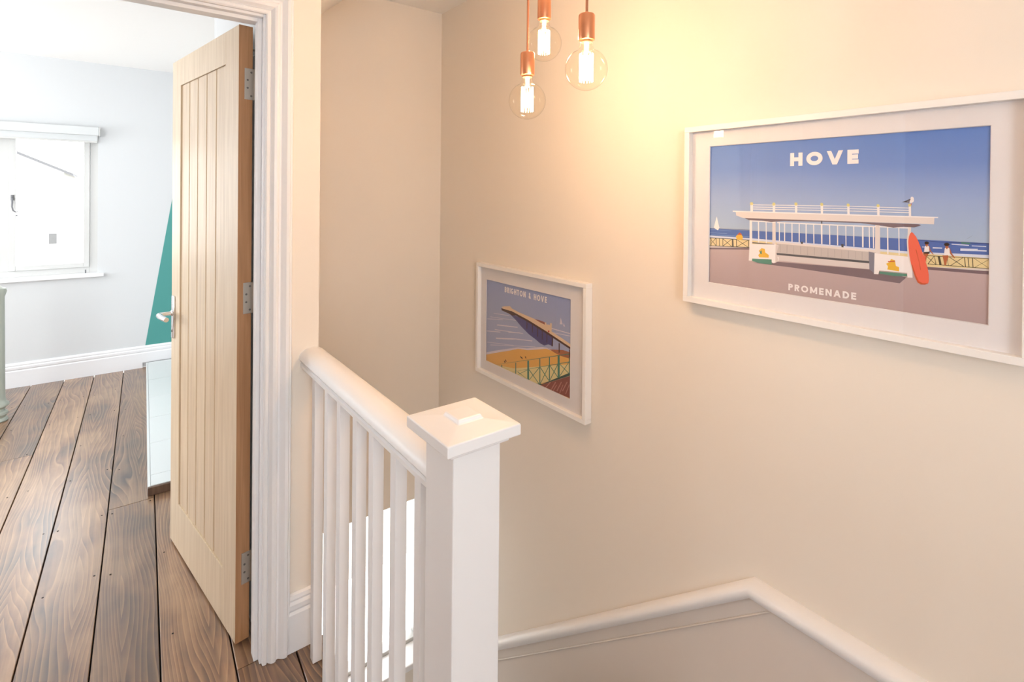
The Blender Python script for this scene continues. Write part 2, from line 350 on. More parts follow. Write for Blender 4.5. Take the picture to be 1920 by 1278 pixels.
# ------------------------------------------------------------------ skirtings and door casing
SKP = [(0, 0), (.018, 0), (.018, .118), (.013, .126), (.017, .134), (.017, .148), (.011, .156), (.013, .163), (.010, .174), (.004, .178), (0, .178)]
MB().prism(SKP, (-2.8, YB, 0), (0, -1, 0), (0, 0, 1), (2.8+.17, 0, 0)).build('baseboard_back', M['white'], label='white moulded skirting along the bedroom wall under the window', **ST)
MB().prism([(a, max(b, .042)) for a, b in SKP[1:] ]+[(0, .042)], (.17, YB, 0), (0, -1, 0), (0, 0, 1), (.48, 0, 0)).build('baseboard_back_hearth', M['white'], label='white skirting above the white hearth slab', **ST)
MB().prism(SKP, (.434, YD, 0), (0, -1, 0), (0, 0, 1), (XS-.434, 0, 0)).build('baseboard_landing', M['white'], label='short white skirting between architrave and balusters', **ST)
MB().prism(SKP, (-1.1, YD, 0), (0, -1, 0), (0, 0, 1), (.56, 0, 0)).build('baseboard_landing_left', M['white'], **ST)
# architrave: stepped profile (a across from the opening outwards, b proud of the wall)
ARP = [(0, 0), (0, .010), (.004, .013), (.012, .013), (.016, .008), (.019, .012), (.026, .019), (.034, .021), (.040, .019), (.044, .013), (.050, .013), (.056, .018), (.066, .024), (.076, .024), (.080, .018), (.084, .018), (.0885, .012), (.0885, 0)]
ARP = [(a*.9, b) for a, b in ARP]
arch = empty('trim_3', (0, YD, 0), label='white moulded architrave around the bedroom doorway', **ST)
ax0 = XO+.006; az = 1.994
def architrave_leg(x, sgn):
    n = len(ARP); vs = [(x+sgn*a, -b, 0) for a, b in ARP] + [(x+sgn*a, -b, az+a) for a, b in ARP]
    MB().add(vs, [list(range(n))[::-1], list(range(n, 2*n))] + [(i, (i+1) % n, n+(i+1) % n, n+i) for i in range(n)]).build('architrave_leg', M['white'], arch)
architrave_leg(ax0, 1); architrave_leg(-.435-.008, -1)
n = len(ARP); xl, xr_ = -.443, ax0
vs = [(xl-a, -b, az+a) for a, b in ARP] + [(xr_+a, -b, az+a) for a, b in ARP]
MB().add(vs, [list(range(n))[::-1], list(range(n, 2*n))] + [(i, (i+1) % n, n+(i+1) % n, n+i) for i in range(n)]).build('architrave_head', M['white'], arch)
lin = empty('trim_4', (0, YD, 0), label='white door lining inside the doorway', **ST)
box('jamb', M['white'], XO, XO+.03, 0, .104, 0, 2.016, lin, .0015)
box('jamb', M['white'], -.465, -.435, 0, .104, 0, 2.016, lin, .0015)
box('lintel', M['white'], -.435, XO, 0, .104, 1.986, 2.016, lin, .0015)
box('door_stop', M['white'], XO-.012, XO, .020, .060, 0, 1.986, lin, .0015)
box('door_stop', M['white'], -.435, -.423, .020, .060, 0, 1.986, lin, .0015)
box('door_stop', M['white'], -.423, XO-.012, .020, .060, 1.974, 1.986, lin, .0015)

# ------------------------------------------------------------------ open oak door (door_1)
N0 = Vector((.3049, 1.8415, .008)); ang = math.atan2(2.5734-1.8415, .1813-.3049)
door = empty('door_1', N0, ang, label='pale oak boarded door standing open into the bedroom', **ST)
# local: +x along the leaf, y=0 visible face (normal +y), thickness to -y
DW, DH, DT = .744, 1.975, .0415
def dbox(name, m, x0, x1, z0, z1, y0=-DT, y1=0, par=None, b=.0012, **p):
    return box(name, m, x0, x1, y0, y1, z0, z1, par or door, b, **p)
dbox('stile', M['oak'], .0015, .121, 0, DH); dbox('stile', M['oak'], .632, DW, 0, DH)
dbox('rail', M['oak'], .121, .632, 1.868, DH); dbox('rail', M['oak'], .121, .632, 0, .186)
box('panel_backing', M['groove'], .12, .633, -.030, -.012, .185, 1.87, door)
gx = [.122, .224, .326, .428, .530, .631]
for a, b_ in zip(gx, gx[1:]):
    w = b_-a; pr = [(a+.0018, -.030), (b_-.0018, -.030), (b_-.0018, -.011), (b_-.0055, -.005), (a+.0055, -.005), (a+.0018, -.011)]
    MB().prism(pr, (0, 0, .187), (1, 0, 0), (0, 1, 0), (0, 0, 1.680)).build('panel_board', M['oakpanel'], door)
dbox('hinge_edge_lipping', M['oakedge'], 0, .0015, 0, DH, b=0, label='darker oak lipping on the hinge edge, dim warm light in its colour')
for z in (1.748, 1.06, .19):
    zz = z-.008
    h = box('hinge', M['steel'], -.0018, 0, -.046, -.017, zz, zz+.100, door, .0004)
    mb = MB()
    for k in range(5): mb.lathe([(.0052, .0), (.0052, .0192)], (-.004, -.0495, zz+.0004+k*.0200), n=12)
    mb.build('knuckle', M['steel'], h, smooth=True)
    box('jamb_leaf', M['steel'], -.020, -.004, -.0512, -.0495, zz, zz+.100, h, .0003)
    for k, yy in enumerate((-.037, -.026, -.026, -.037)):
        MB().lathe([(.0034, 0), (.0034, .0006)], (-.0018, yy, zz+.012+k*.0252), axis=(-1, 0, 0), n=10).build('screw', M['screw'], h)
for sgn, y0 in ((1, 0), (-1, -DT)):
    hd = MB().box(.689, .719, min(y0, y0+sgn*.008), max(y0, y0+sgn*.008), .842, 1.016, .003).build('lever_handle', M['chrome'], door, smooth=True)
    z = .945; Y = lambda d: y0+sgn*d
    MB().lathe([(.012, 0), (.012, .004), (.0085, .007), (.0085, .012)], (.704, Y(.006), z), axis=(0, sgn, 0), n=16).build('rose', M['chrome'], hd, smooth=True)
    MB().tube([(.704, Y(.008), z), (.704, Y(.035), z), (.701, Y(.050), z), (.690, Y(.057), z), (.67, Y(.058), z), (.63, Y(.057), z-.001), (.592, Y(.054), z-.002)],
              [.008, .008, .009, .010, .0105, .010, .009], 12).build('lever', M['chrome'], hd, smooth=True)
    MB().lathe([(.006, 0), (.006, .0012)], (.704, Y(.008), .872), axis=(0, sgn, 0), n=12).build('keyhole', M['screw'], hd)
# small metal coat hook on the far face of the door
MB().tube([(.05, -DT, 1.915), (.05, -DT-.025, 1.915), (.05, -DT-.03, 1.90), (.05, -DT-.018, 1.892)], .004, 8).build('coat_hook', M['steel'], door, smooth=True)

# closed oak door on the landing's left wall (seen only in reflections)
d2 = empty('door_2', (-1.1, .35, 0), 0, label='closed oak door in the left landing wall, out of view', **ST)
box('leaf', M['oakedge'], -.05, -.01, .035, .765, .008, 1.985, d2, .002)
for y0, y1 in ((0, .03), (.77, .80)): box('jamb', M['white'], -.1, .012, y0, y1, 0, 2.0, d2)
box('lintel', M['white'], -.1, .012, 0, .8, 1.985, 2.0, d2)

# ------------------------------------------------------------------ balustrade
bal = empty('balustrade', (.512, .819, 0), label='white painted balustrade with square newel post along the landing edge', category='balustrade')
def bbox(name, m, x0, x1, y0, y1, z0, z1, par=None, b=0, **p): return box(name, m, x0-.512, x1-.512, y0-.819, y1-.819, z0, z1, par or bal, b, **p)
nw = bbox('newel_post', M['white'], .462, .562, .769, .869, -.25, 1.000, b=.0025)
bbox('cap_moulding', M['white'], .450, .574, .757, .881, 1.0, 1.012, nw, .003)
cz = 1.012; mbc = MB(); h1 = .077; h2 = .027
vs = []
for h, z in ((h1, cz), (h1, cz+.021), (h2, cz+.027), (h2-.003, cz+.034)): vs += [(-h, -h, z), (h, -h, z), (h, h, z), (-h, h, z)]
fs = [(3, 2, 1, 0), (12, 13, 14, 15)]
for k in (0, 4, 8): fs += [(k+i, k+(i+1) % 4, k+4+(i+1) % 4, k+4+i) for i in range(4)]
mbc.add(vs, fs)
cap = mbc.build('newel_cap', M['white'], nw)
bv = cap.modifiers.new('bevel', 'BEVEL'); bv.width = .0022; bv.segments = 2; bv.limit_method = 'ANGLE'; bv.angle_limit = math.radians(8)
RP = [(-.034, 0), (-.037, .003), (-.037, .013), (-.031, .017), (-.031, .020), (-.038, .023), (-.042, .029), (-.040, .040), (-.034, .049), (-.024, .056), (-.012, .060), (0, .061)]
RP = RP + [(-a, b) for a, b in RP[::-1][1:]]
MB().prism(RP, (.505-.512, .869-.819, .891), (1, 0, 0), (0, 0, 1), (0, YD-.869, 0)).build('handrail', M['white'], bal, smooth=True)
for yf in (1.660, 1.540, 1.432, 1.311, 1.203, 1.078, .960):
    bbox('baluster', M['white'], .485, .513, yf-.028, yf, 0, .892, b=.0015)

# ------------------------------------------------------------------ bedroom window, blind, sill
w1 = empty('window_1', ((BX0+BX1)/2, 5.33, BZ0), label='white casement window in the bedroom wall', **ST)
cx = (BX0+BX1)/2
def wbox(name, m, x0, x1, y0, y1, z0, z1, par=None, b=.002): return box(name, m, x0-cx, x1-cx, y0-5.33, y1-5.33, z0-BZ0, z1-BZ0, par or w1, b)
wbox('frame_bar', M['upvc'], -.176, BX1, 5.33, 5.40, BZ0, BZ1); wbox('frame_bar', M['upvc'], BX0, BX0+.045, 5.33, 5.40, BZ0, BZ1)
wbox('frame_bar', M['upvc'], BX0+.045, -.176, 5.33, 5.40, BZ1-.05, BZ1); wbox('frame_bar', M['upvc'], BX0+.045, -.176, 5.33, 5.40, BZ0, BZ0+.046)
wbox('mullion', M['upvc'], -.745, -.642, 5.33, 5.40, BZ0+.046, BZ1-.05)
wbox('mullion', M['upvc'], -1.20, -1.14, 5.33, 5.40, BZ0+.046, BZ1-.05)
for a, b_ in ((-.641, -.177), (-1.139, -.746), (-1.374, -1.201)):
    z0, z1, t = BZ0+.047, BZ1-.051, .036
    sh = MB(); 
    for q in ((a, a+t, z0, z1), (b_-t, b_, z0, z1), (a+t, b_-t, z0, z0+t), (a+t, b_-t, z1-t, z1)):
        sh.box(q[0]-cx, q[1]-cx, 5.318-5.33, 5.362-5.33, q[2]-BZ0, q[3]-BZ0, .002)
    sh = sh.build('casement_sash', M['upvc'], w1)
    wbox('glass_pane', M['glass'], a+t-.004, b_-t+.004, 5.338, 5.343, z0+t-.004, z1-t+.004, sh, 0)
hx, hy = -.622, 5.318
hm = MB().box(hx-cx-.009, hx-cx+.009, hy-.008-5.33, hy-5.33, 1.375-BZ0, 1.415-BZ0, .002)
hm.tube([(hx-cx, hy-.008-5.33, 1.395-BZ0), (hx-cx, hy-.032-5.33, 1.394-BZ0), (hx-cx+.003, hy-.034-5.33, 1.36-BZ0), (hx-cx+.001, hy-.034-5.33, 1.33-BZ0), (hx-cx+.008, hy-.034-5.33, 1.30-BZ0), (hx-cx+.024, hy-.034-5.33, 1.288-BZ0), (hx-cx+.034, hy-.034-5.33, 1.295-BZ0)], [.005, .006, .006, .005, .0045, .004, .003], 8)
hm.lathe([(.006, 0), (.006, .006)], (hx-cx+.024, hy-5.33, 1.262-BZ0), axis=(0, -1, 0), n=10)
hm.build('window_latch', M['pewter'], w1, smooth=True)
MB().tube([(-.198-cx, 5.27-5.33, .806-BZ0), (-.198-cx, 5.27-5.33, .832-BZ0)], .004, 8).build('stay_pin', M['pewter'], w1)
wbox('sill', M['white'], BX0-.04, -.083, 5.215, 5.332, .776, .801, None, .005)
bl = empty('roller_blind', ((BX0+BX1)/2, 5.21, 1.875), label='white roller blind rolled up above the bedroom window', category='blind')
def lb(name, m, x0, x1, y0, y1, z0, z1, b=.002): return box(name, m, x0-cx, x1-cx, y0-5.21, y1-5.21, z0-1.875, z1-1.875, bl, b)
lb('cassette', M['blind'], BX0-.02, -.117, 5.19, 5.25, 1.882, 1.948, .006)
lb('end_bracket', M['upvc'], -.117, -.111, 5.188, 5.25, 1.878, 1.950, .001)
lb('blind_fabric', M['blind'], BX0, -.128, 5.222, 5.224, 1.838, 1.884, 0)
lb('bottom_bar', M['upvc'], BX0, -.128, 5.216, 5.230, 1.826, 1.840, .002)

# lower stairwell window
w2 = empty('window_2', ((WX0+WX1)/2, YF+.1, WZ0), label='bright window low in the stairwell seen between the balusters', **ST)
wc = (WX0+WX1)/2
def vbox(name, m, x0, x1, y0, y1, z0, z1, par=None, b=.002): return box(name, m, x0-wc, x1-wc, y0, y1, z0-WZ0, z1-WZ0, par or w2, b)
vbox('frame_bar', M['upvc'], WX0, WX0+.02, -.0, .06, WZ0, WZ1); vbox('frame_bar', M['upvc'], WX1-.02, WX1, 0, .06, WZ0, WZ1)
vbox('frame_bar', M['upvc'], WX0+.02, WX1-.02, 0, .06, WZ0, WZ0+.03); vbox('frame_bar', M['upvc'], WX0+.02, WX1-.02, 0, .06, WZ1-.02, WZ1)
vbox('glass_pane', M['glass'], WX0+.018, WX1-.018, .03, .035, WZ0+.028, WZ1-.018, None, 0)
vbox('sill', M['white'], WX0-.02, WX1+.02, -.135, .0, WZ0-.02, WZ0+.012, None, .004)

# ------------------------------------------------------------------ white raised hearth with dark timber edge
hearth = empty('hearth', (.12, 3.0, 0), -math.atan(SK), label='low white tiled hearth slab with dark timber edging behind the open door', category='hearth')
HL = 2.22; HWd = .44
box('slab', M['slab'], .012, HWd, .016, HL, .001, .034, hearth)
for y0, y1 in ((.016, .13), (.13, .53), (.53, .93), (.93, 1.33), (1.33, 1.73), (1.73, HL)):
    x0 = .012
    while x0 < HWd-.01:
        x1 = min(x0+.30, HWd); box('tile', M['slab'], x0+.001, x1-.001, y0+.001, y1-.001, .034, .042, hearth, .001); x0 = x1
box('timber_edge', M['dwood'], 0, HWd, 0, .016, .001, .040, hearth, .002)
box('timber_edge', M['slab'], 0, .012, .016, HL, .001, .041, hearth, .002)

# ------------------------------------------------------------------ bedstead at the left edge
bed = empty('bedstead', (-.598, 4.54, 0), label='pale grey-green turned post with ringed foot at the left edge', category='bed')
pp = [(.050, 0), (.054, .006), (.050, .018), (.042, .024), (.045, .034), (.054, .044), (.052, .056), (.040, .064), (.038, .078), (.046, .086), (.058, .096), (.056, .110), (.046, .120), (.040, .140), (.038, .20), (.036, .50), (.034, .78), (.040, .80), (.044, .815), (.040, .832), (.022, .842), (.012, .850), (.001, .854)]
for dx in (0, -1.45):
    MB().lathe(pp, (dx, 0, 0), n=28).build('post', M['iron'], bed, smooth=True)
for z in (.30, .74): MB().tube([(-.02, 0, z), (-1.43, 0, z)], .014, 12).build('rail', M['iron'], bed, smooth=True)
for k in range(1, 12): MB().tube([(-.12*k-.01, 0, .30), (-.12*k-.01, 0, .74)], .006, 8).build('spindle', M['iron'], bed, smooth=True)

# ------------------------------------------------------------------ pendant lights
def pendant(x, y, zbot, label):
    p = empty('pendant_light', (x, y, zbot), label=label, category='pendant light', group='copper pendant bulbs over the stairs')
    R_ = .053; c = R_                    # globe centre height above its bottom
    gl = [(.001, 0)] + [(R_*math.sin(t*math.pi/18), R_-R_*math.cos(t*math.pi/18)) for t in range(1, 15)]
    gl += [(.0205, 1.86*R_+.002), (.0165, 2.05*R_), (.0150, 2.22*R_), (.0145, 2.36*R_)]
    b = MB().lathe(gl, (0, 0, 0), n=36, cap=False).build('bulb', M['bulbglass'], p, smooth=True)
    zc = 2.36*R_
    MB().lathe([(.0135, 0), (.0145, .002), (.0130, .005), (.0145, .008), (.0130, .011), (.0145, .014), (.0135, .016)], (0, 0, zc-.006), n=20).build('bulb_cap', M['brasscap'], b, smooth=True)
    MB().tube([(0, 0, zc-.004), (0, 0, zc-.030), (0, 0, zc-.036)], [.007, .005, .003], 10).build('glass_stem', M['ceramic'], b, smooth=True)
    mb = MB(); n = 14; zt_, zb = 1.72*R_, .42*R_
    for i in range(n):
        t = 2*math.pi*i/n; t2 = 2*math.pi*(i+.5)/n; r = .0165
        mb.tube([(r*math.cos(t), r*math.sin(t), zt_), (r*math.cos(t2), r*math.sin(t2), zb)], .0011, 5)
        t3 = 2*math.pi*(i+1)/n; mb.tube([(r*math.cos(t2), r*math.sin(t2), zb), (r*math.cos(t3), r*math.sin(t3), zt_)], .0011, 5)
    mb.build('filament', M['filament'], b)
    hz = zc-.001
    MB().lathe([(.0150, 0), (.0200, .0015), (.0205, .004), (.0205, .062), (.0185, .0655), (.006, .066), (.0045, .072)], (0, 0, hz), n=32).build('lamp_holder', M['copper'], p, smooth=True)
    MB().tube([(0, 0, hz+.069), (0, 0, HC-.022-zbot)], .0034, 8).build('cord', M['cord'], p, smooth=True)
    d = bpy.data.lights.new('bulb_glow', 'POINT'); d.energy = P_BULB; d.color = BULB_C; d.shadow_soft_size = .016
    o = bpy.data.objects.new('bulb_glow', d); COL.objects.link(o); o.location = (0, 0, R_*1.07); o.parent = b
    return p
pendant(.93, 1.158, 1.6655, 'copper pendant with globe bulb hanging lowest, leftmost of the three')
pendant(1.02, 1.192, 1.8525, 'copper pendant with bulb hanging highest, in the middle at the back')
pendant(.93, .924, 1.7115, 'copper pendant with globe bulb, rightmost of the three')
cr = MB().lathe([(.065, 0), (.068, .003), (.068, .02), (.066, .022)], (0, 0, 0), n=40).build('ceiling_rose', M['copper'], smooth=True, loc=(.95, 1.06, HC-.022))
cr['label'] = 'round copper ceiling rose the three pendants hang from'; cr['category'] = 'ceiling rose'
cr.scale = (1, 2.4, 1)

# poster art: [palette index, u, v, u, v, ...] in thousandths of the print
HOVE_ART = [[0,0,396,1000,411,1000,336,0,296],[1,1,363,88,366,88,370,2,367],[1,6,347,194,355,194,360,6,352],[1,1,389,109,387,109,390,1,393],[2,851,365,877,367,877,373,851,372],[2,902,392,947,391,947,396,902,396],[2,954,390,990,391,990,395,954,394],[2,925,363,969,367,969,379,925,375],[2,969,367,991,368,991,374,969,373],[2,821,367,831,368,831,371,821,371],[3,1,396,198,401,198,404,1,399],[3,813,404,869,400,869,402,813,406],[3,869,400,999,407,999,410,869,402],[2,0,345,201,347,788,339,1000,352,1000,325,0,296],[4,0,328,201,333,788,326,841,334,1000,335,1000,266,0,251],[5,0,269,202,287,843,265,1000,283,1000,256,0,241],[6,0,253,213,273,836,254,1000,268,1000,0,0,0],[7,0,256,202,281,202,268,0,244],[7,836,264,1000,271,1000,254,837,249],[7,319,205,675,218,777,195,757,158,378,178,210,181],[8,0,326,201,332,201,336,0,331],[8,0,268,202,280,202,285,0,272],[8,6,329,7,271,10,271,9,329],[8,32,329,33,272,36,272,35,330],[8,49,330,50,273,53,274,52,330],[8,66,330,67,274,70,275,69,331],[8,113,331,114,277,122,278,120,332],[8,133,332,134,278,137,279,136,332],[8,190,334,191,282,194,282,193,334],[8,0,327,34,271,36,274,0,330],[8,0,269,34,328,32,331,0,271],[8,66,329,113,276,114,279,68,332],[8,69,273,113,330,112,333,67,276],[8,134,331,192,280,193,283,135,334],[8,136,277,192,332,191,335,135,280],[8,832,322,1000,332,1000,335,832,325],[8,838,278,1000,282,1000,285,838,281],[8,855,324,860,279,862,280,856,325],[8,865,324,870,279,876,282,871,327],[8,890,326,894,280,895,281,891,327],[8,935,329,938,281,940,282,937,330],[8,944,330,947,282,949,282,946,330],[8,955,330,957,282,959,282,957,331],[8,832,322,860,279,861,281,833,324],[8,839,279,856,324,855,326,837,280],[8,895,326,935,280,936,283,896,328],[8,900,280,933,328,932,330,899,282],[8,959,330,1000,282,1000,284,959,332],[8,961,281,1000,332,1000,334,961,283],[9,136,329,132,354,150,377,165,357,164,333],[10,138,364,150,383,163,366],[11,36,487,50,405,43,387,25,400,22,409],[11,196,475,207,476,209,304,197,303],[12,297,479,311,477,313,315,298,316],[12,679,477,694,476,696,311,679,313],[12,779,478,789,476,784,303,779,305],[11,206,462,310,462,310,470,206,470],[11,318,460,681,463,681,470,318,467],[11,692,464,781,465,781,471,692,471],[11,234,464,236,317,241,318,239,464],[11,268,467,270,319,274,320,272,467],[13,209,314,306,314,306,320,209,321],[11,325,468,326,343,330,344,329,468],[11,347,468,348,343,352,344,351,468],[11,377,468,378,343,382,344,381,468],[11,406,467,407,343,411,344,410,468],[11,433,467,434,343,438,344,437,467],[11,462,467,464,343,468,344,466,467],[11,491,467,493,343,498,344,497,467],[11,521,466,523,343,527,344,525,467],[11,550,466,551,343,555,344,554,466],[11,579,466,581,343,584,344,583,466],[11,606,466,608,343,611,344,610,466],[11,637,466,639,343,642,343,641,466],[11,636,464,637,343,641,344,639,464],[11,658,464,660,343,663,343,661,464],[11,671,464,673,342,676,342,675,464],[11,716,466,718,315,722,315,720,466],[11,751,464,753,314,756,315,754,465],[12,316,337,682,332,682,313,316,322],[14,316,325,682,319,673,263,318,260],[15,330,321,330,268,332,268,332,321],[15,359,320,359,268,361,268,361,320],[15,387,320,387,268,389,268,388,320],[15,414,319,414,268,416,269,416,319],[15,441,319,441,269,443,269,442,319],[15,467,318,467,269,469,269,469,318],[15,493,318,493,269,494,269,494,318],[15,518,317,518,269,520,269,519,317],[15,542,317,543,269,544,269,544,317],[15,567,316,567,269,568,270,568,316],[15,590,316,590,270,592,270,592,316],[15,614,315,614,270,615,270,615,316],[15,636,315,637,270,638,270,638,315],[15,659,315,659,270,661,270,660,315],[13,317,263,674,266,675,251,318,249],[5,318,250,675,253,674,220,318,213],[13,414,349,424,350,424,336,416,335],[13,565,352,574,353,574,334,567,334],[11,197,307,311,318,326,314,314,257,315,240,326,236,327,212,306,193,297,196,296,216,210,208,208,193,194,192],[5,313,315,326,314,316,257,326,215,312,195,312,257],[16,210,209,296,216,297,184,254,182,210,191],[9,239,266,252,286,266,282,268,259,284,244,283,226,242,222,237,236,245,252],[16,244,261,252,272,253,245,246,247],[17,659,321,678,316,682,269,678,197,662,219],[11,678,316,689,313,782,310,793,283,795,197,780,195,779,220,694,218,691,195,677,194],[16,695,213,779,215,779,201,740,195,694,200],[9,715,260,725,271,730,289,742,284,745,253,755,247,755,224,719,228,721,246],[10,720,275,742,282,742,275,721,270],[18,165,489,811,491,818,486,798,472,767,474,736,465,700,474,631,484,499,482,343,476,293,465,252,472,193,471],[13,492,490,492,470,497,470,496,490],[12,130,525,855,529,854,494,165,484,133,500],[11,116,525,865,528,865,534,116,533],[11,205,575,589,579,589,583,205,580],[11,589,579,784,576,784,580,589,583],[11,205,560,589,565,589,569,205,565],[11,589,565,785,563,785,567,589,569],[11,205,546,589,551,589,555,205,551],[11,589,551,785,550,785,554,589,555],[11,199,582,211,582,211,526,200,526],[19,212,585,210,577,205,574,199,577,197,585,199,593,204,596,210,593],[11,298,582,309,582,309,527,299,526],[19,310,585,308,578,303,574,298,577,296,585,298,593,303,596,308,593],[11,390,585,400,586,400,527,391,527],[19,401,589,399,581,394,578,390,581,388,588,389,596,394,599,399,596],[11,489,586,499,586,499,528,491,527],[19,500,589,498,582,494,579,490,581,488,589,489,596,494,599,498,596],[11,585,585,593,585,594,528,586,528],[19,594,588,593,581,589,578,585,581,583,588,584,595,588,598,592,595],[11,684,585,692,585,693,528,685,528],[19,693,588,691,581,688,578,684,581,682,587,684,594,687,597,691,594],[11,781,591,788,591,789,529,782,528],[19,789,594,788,588,784,585,781,587,779,594,781,600,784,603,787,600],[13,761,610,775,620,786,629,791,619,786,607,775,609],[17,775,616,788,624,788,607,779,605],[11,796,631,796,626,794,623,791,621,789,623,787,626,786,631,787,636,788,639,791,641,793,639,795,636],[11,787,629,797,624,795,612,788,605,783,609],[20,788,605,787,594,789,594,789,605],[21,883,357,886,376,892,379,898,373,903,346,912,325,909,322,900,341,895,354,886,339],[11,884,369,886,374,890,365,893,375,897,370,898,336,882,333],[21,894,384,893,378,891,374,888,373,886,377,885,383,886,389,888,393,891,393,893,390],[22,897,392,895,386,892,383,887,382,883,385,882,390,883,396,887,399,891,400,895,397],[21,878,331,893,335,895,327,890,303,888,282,884,279,882,301],[21,829,363,832,379,837,381,842,376,846,353,854,334,852,332,844,349,839,360,831,347],[11,829,373,832,377,835,369,837,378,841,374,842,344,827,341],[21,839,386,838,381,836,377,833,377,831,380,830,385,831,390,833,394,835,394,838,391],[22,841,393,840,388,836,385,832,384,829,387,828,391,829,396,832,400,836,400,839,398],[21,824,340,837,343,840,336,835,315,833,297,829,295,828,314],[22,826,342,843,346,842,335,827,334],[16,926,408,951,407,949,400,928,400],[17,930,410,947,409,947,411,930,411],[17,942,426,956,445,956,446,942,427],[12,789,449,779,433,777,397,779,339,784,291,794,226,793,283,786,359,786,427],[20,791,447,796,440,804,422,811,396,818,364,824,332,831,295,837,263,841,226,842,193,840,176,831,167,819,165,810,174,803,199,796,236,790,273,785,316,782,359,781,397,783,422,786,437],[10,819,165,810,174,803,199,796,236,790,273,795,264,805,213,813,182,825,173,840,178,831,167],[10,803,352,813,286,814,287,805,353],[10,813,287,817,244,819,245,814,287],[20,828,327,832,319,831,304,835,290,830,295,825,317]]
PIER_ART = [[23,0,523,1000,646,1000,392,0,0],[24,6,511,222,562,222,568,6,518],[24,51,549,393,606,394,611,52,554],[24,146,475,414,531,415,542,148,488],[24,4,359,193,406,194,415,5,369],[24,116,412,482,484,483,491,117,421],[24,296,438,449,479,449,489,297,448],[24,133,310,368,380,368,396,133,326],[24,367,385,591,437,592,447,369,396],[24,5,225,368,313,369,318,6,231],[24,789,640,991,647,993,656,792,650],[24,801,600,996,625,997,632,803,607],[24,98,605,309,635,310,641,99,610],[24,55,208,629,388,629,393,55,214],[24,0,99,150,179,424,313,529,339,701,416,747,425,858,434,1000,456,1000,392,0,18],[25,0,72,150,152,313,235,424,296,542,323,747,413,858,412,1000,413,1000,287,506,25,272,0,0,0],[26,136,0,371,53,1000,350,1000,234,656,0,344,0,228,0],[27,302,668,526,649,746,586,819,559,816,465,769,467,724,439,677,448,628,472,553,501,462,557,394,611,345,641],[28,206,712,243,729,315,751,344,729,420,712,539,698,626,689,728,677,802,613,900,582,1000,545,1000,506,746,588,526,651,316,688,228,696],[29,614,688,675,693,745,686,745,660,681,670],[28,728,685,745,690,745,671,785,677,786,698,804,700,802,604,734,605],[30,780,608,777,599,771,594,764,595,762,602,764,611,771,616,777,615],[31,200,697,311,697,365,691,407,671,345,650,302,661,209,673],[31,317,679,521,638,531,659,328,701],[31,521,638,741,576,751,596,532,659],[31,740,576,993,495,1000,514,751,596],[31,523,648,523,551,531,554,530,650],[31,586,630,587,532,594,535,594,632],[31,648,607,649,508,656,511,655,610],[31,698,594,699,494,706,496,705,596],[31,749,581,750,480,757,482,756,583],[31,805,565,805,463,812,465,811,568],[32,758,425,792,423,922,463,998,464,998,401,901,395,837,404],[31,808,561,816,563,816,463,803,458],[33,134,0,1000,451,1000,459,132,0],[33,345,0,1000,372,1000,380,343,0],[34,638,0,704,20,1000,270,1000,238,686,0,656,0],[33,210,29,211,0,221,0,221,33],[33,390,126,391,0,402,0,401,131],[33,535,205,537,0,558,0,556,213],[33,673,279,675,3,686,8,683,283],[33,777,335,779,86,789,91,787,339],[33,867,384,869,160,890,170,888,393],[33,979,444,980,247,989,251,988,447],[31,876,518,877,419,887,423,886,521],[31,980,490,981,415,990,419,989,493],[33,417,30,536,0,541,0,422,38],[33,422,0,539,101,536,105,418,0],[33,553,111,671,4,677,10,560,118],[33,560,0,676,181,670,184,555,0],[33,682,186,775,86,781,93,688,193],[33,689,16,780,243,774,244,683,16],[33,785,247,868,161,874,167,791,253],[33,792,98,873,298,867,299,786,99],[33,884,305,977,247,982,253,888,311],[33,889,176,981,362,976,363,884,177],[35,686,0,1000,235,998,7,861,0],[36,790,80,740,0,749,0,799,79],[36,845,105,797,0,806,0,854,104],[36,904,132,857,17,866,16,912,131],[36,961,158,915,45,924,44,969,157],[36,857,82,820,0,827,0,864,82],[36,921,112,885,0,892,0,927,112],[36,982,140,947,27,954,28,989,140],[22,244,89,256,70,266,78,254,96],[22,259,108,271,89,280,96,268,115],[22,450,220,461,202,469,209,458,227],[22,463,215,474,197,482,204,472,222],[22,506,239,517,221,525,228,515,246],[24,895,786,915,721,886,716],[24,925,740,939,707,922,707]]
PAL = ['sea', 'sea2', 'foam', 'darksea', 'sand', 'kerb', 'pave', 'shad', 'rail', 'yellow', 'orange2', 'white', 'cream', 'dark', 'bench', 'bench2', 'green', 'grey', 'under', 'knob', 'orange', 'skin', 'hair', 'b_sea', 'b_foam', 'b_sand', 'b_pale', 'b_shade', 'b_cream', 'b_roof', 'red', 'b_brown', 'b_pier', 'b_green', 'b_dgreen', 'b_deck', 'b_stripe']

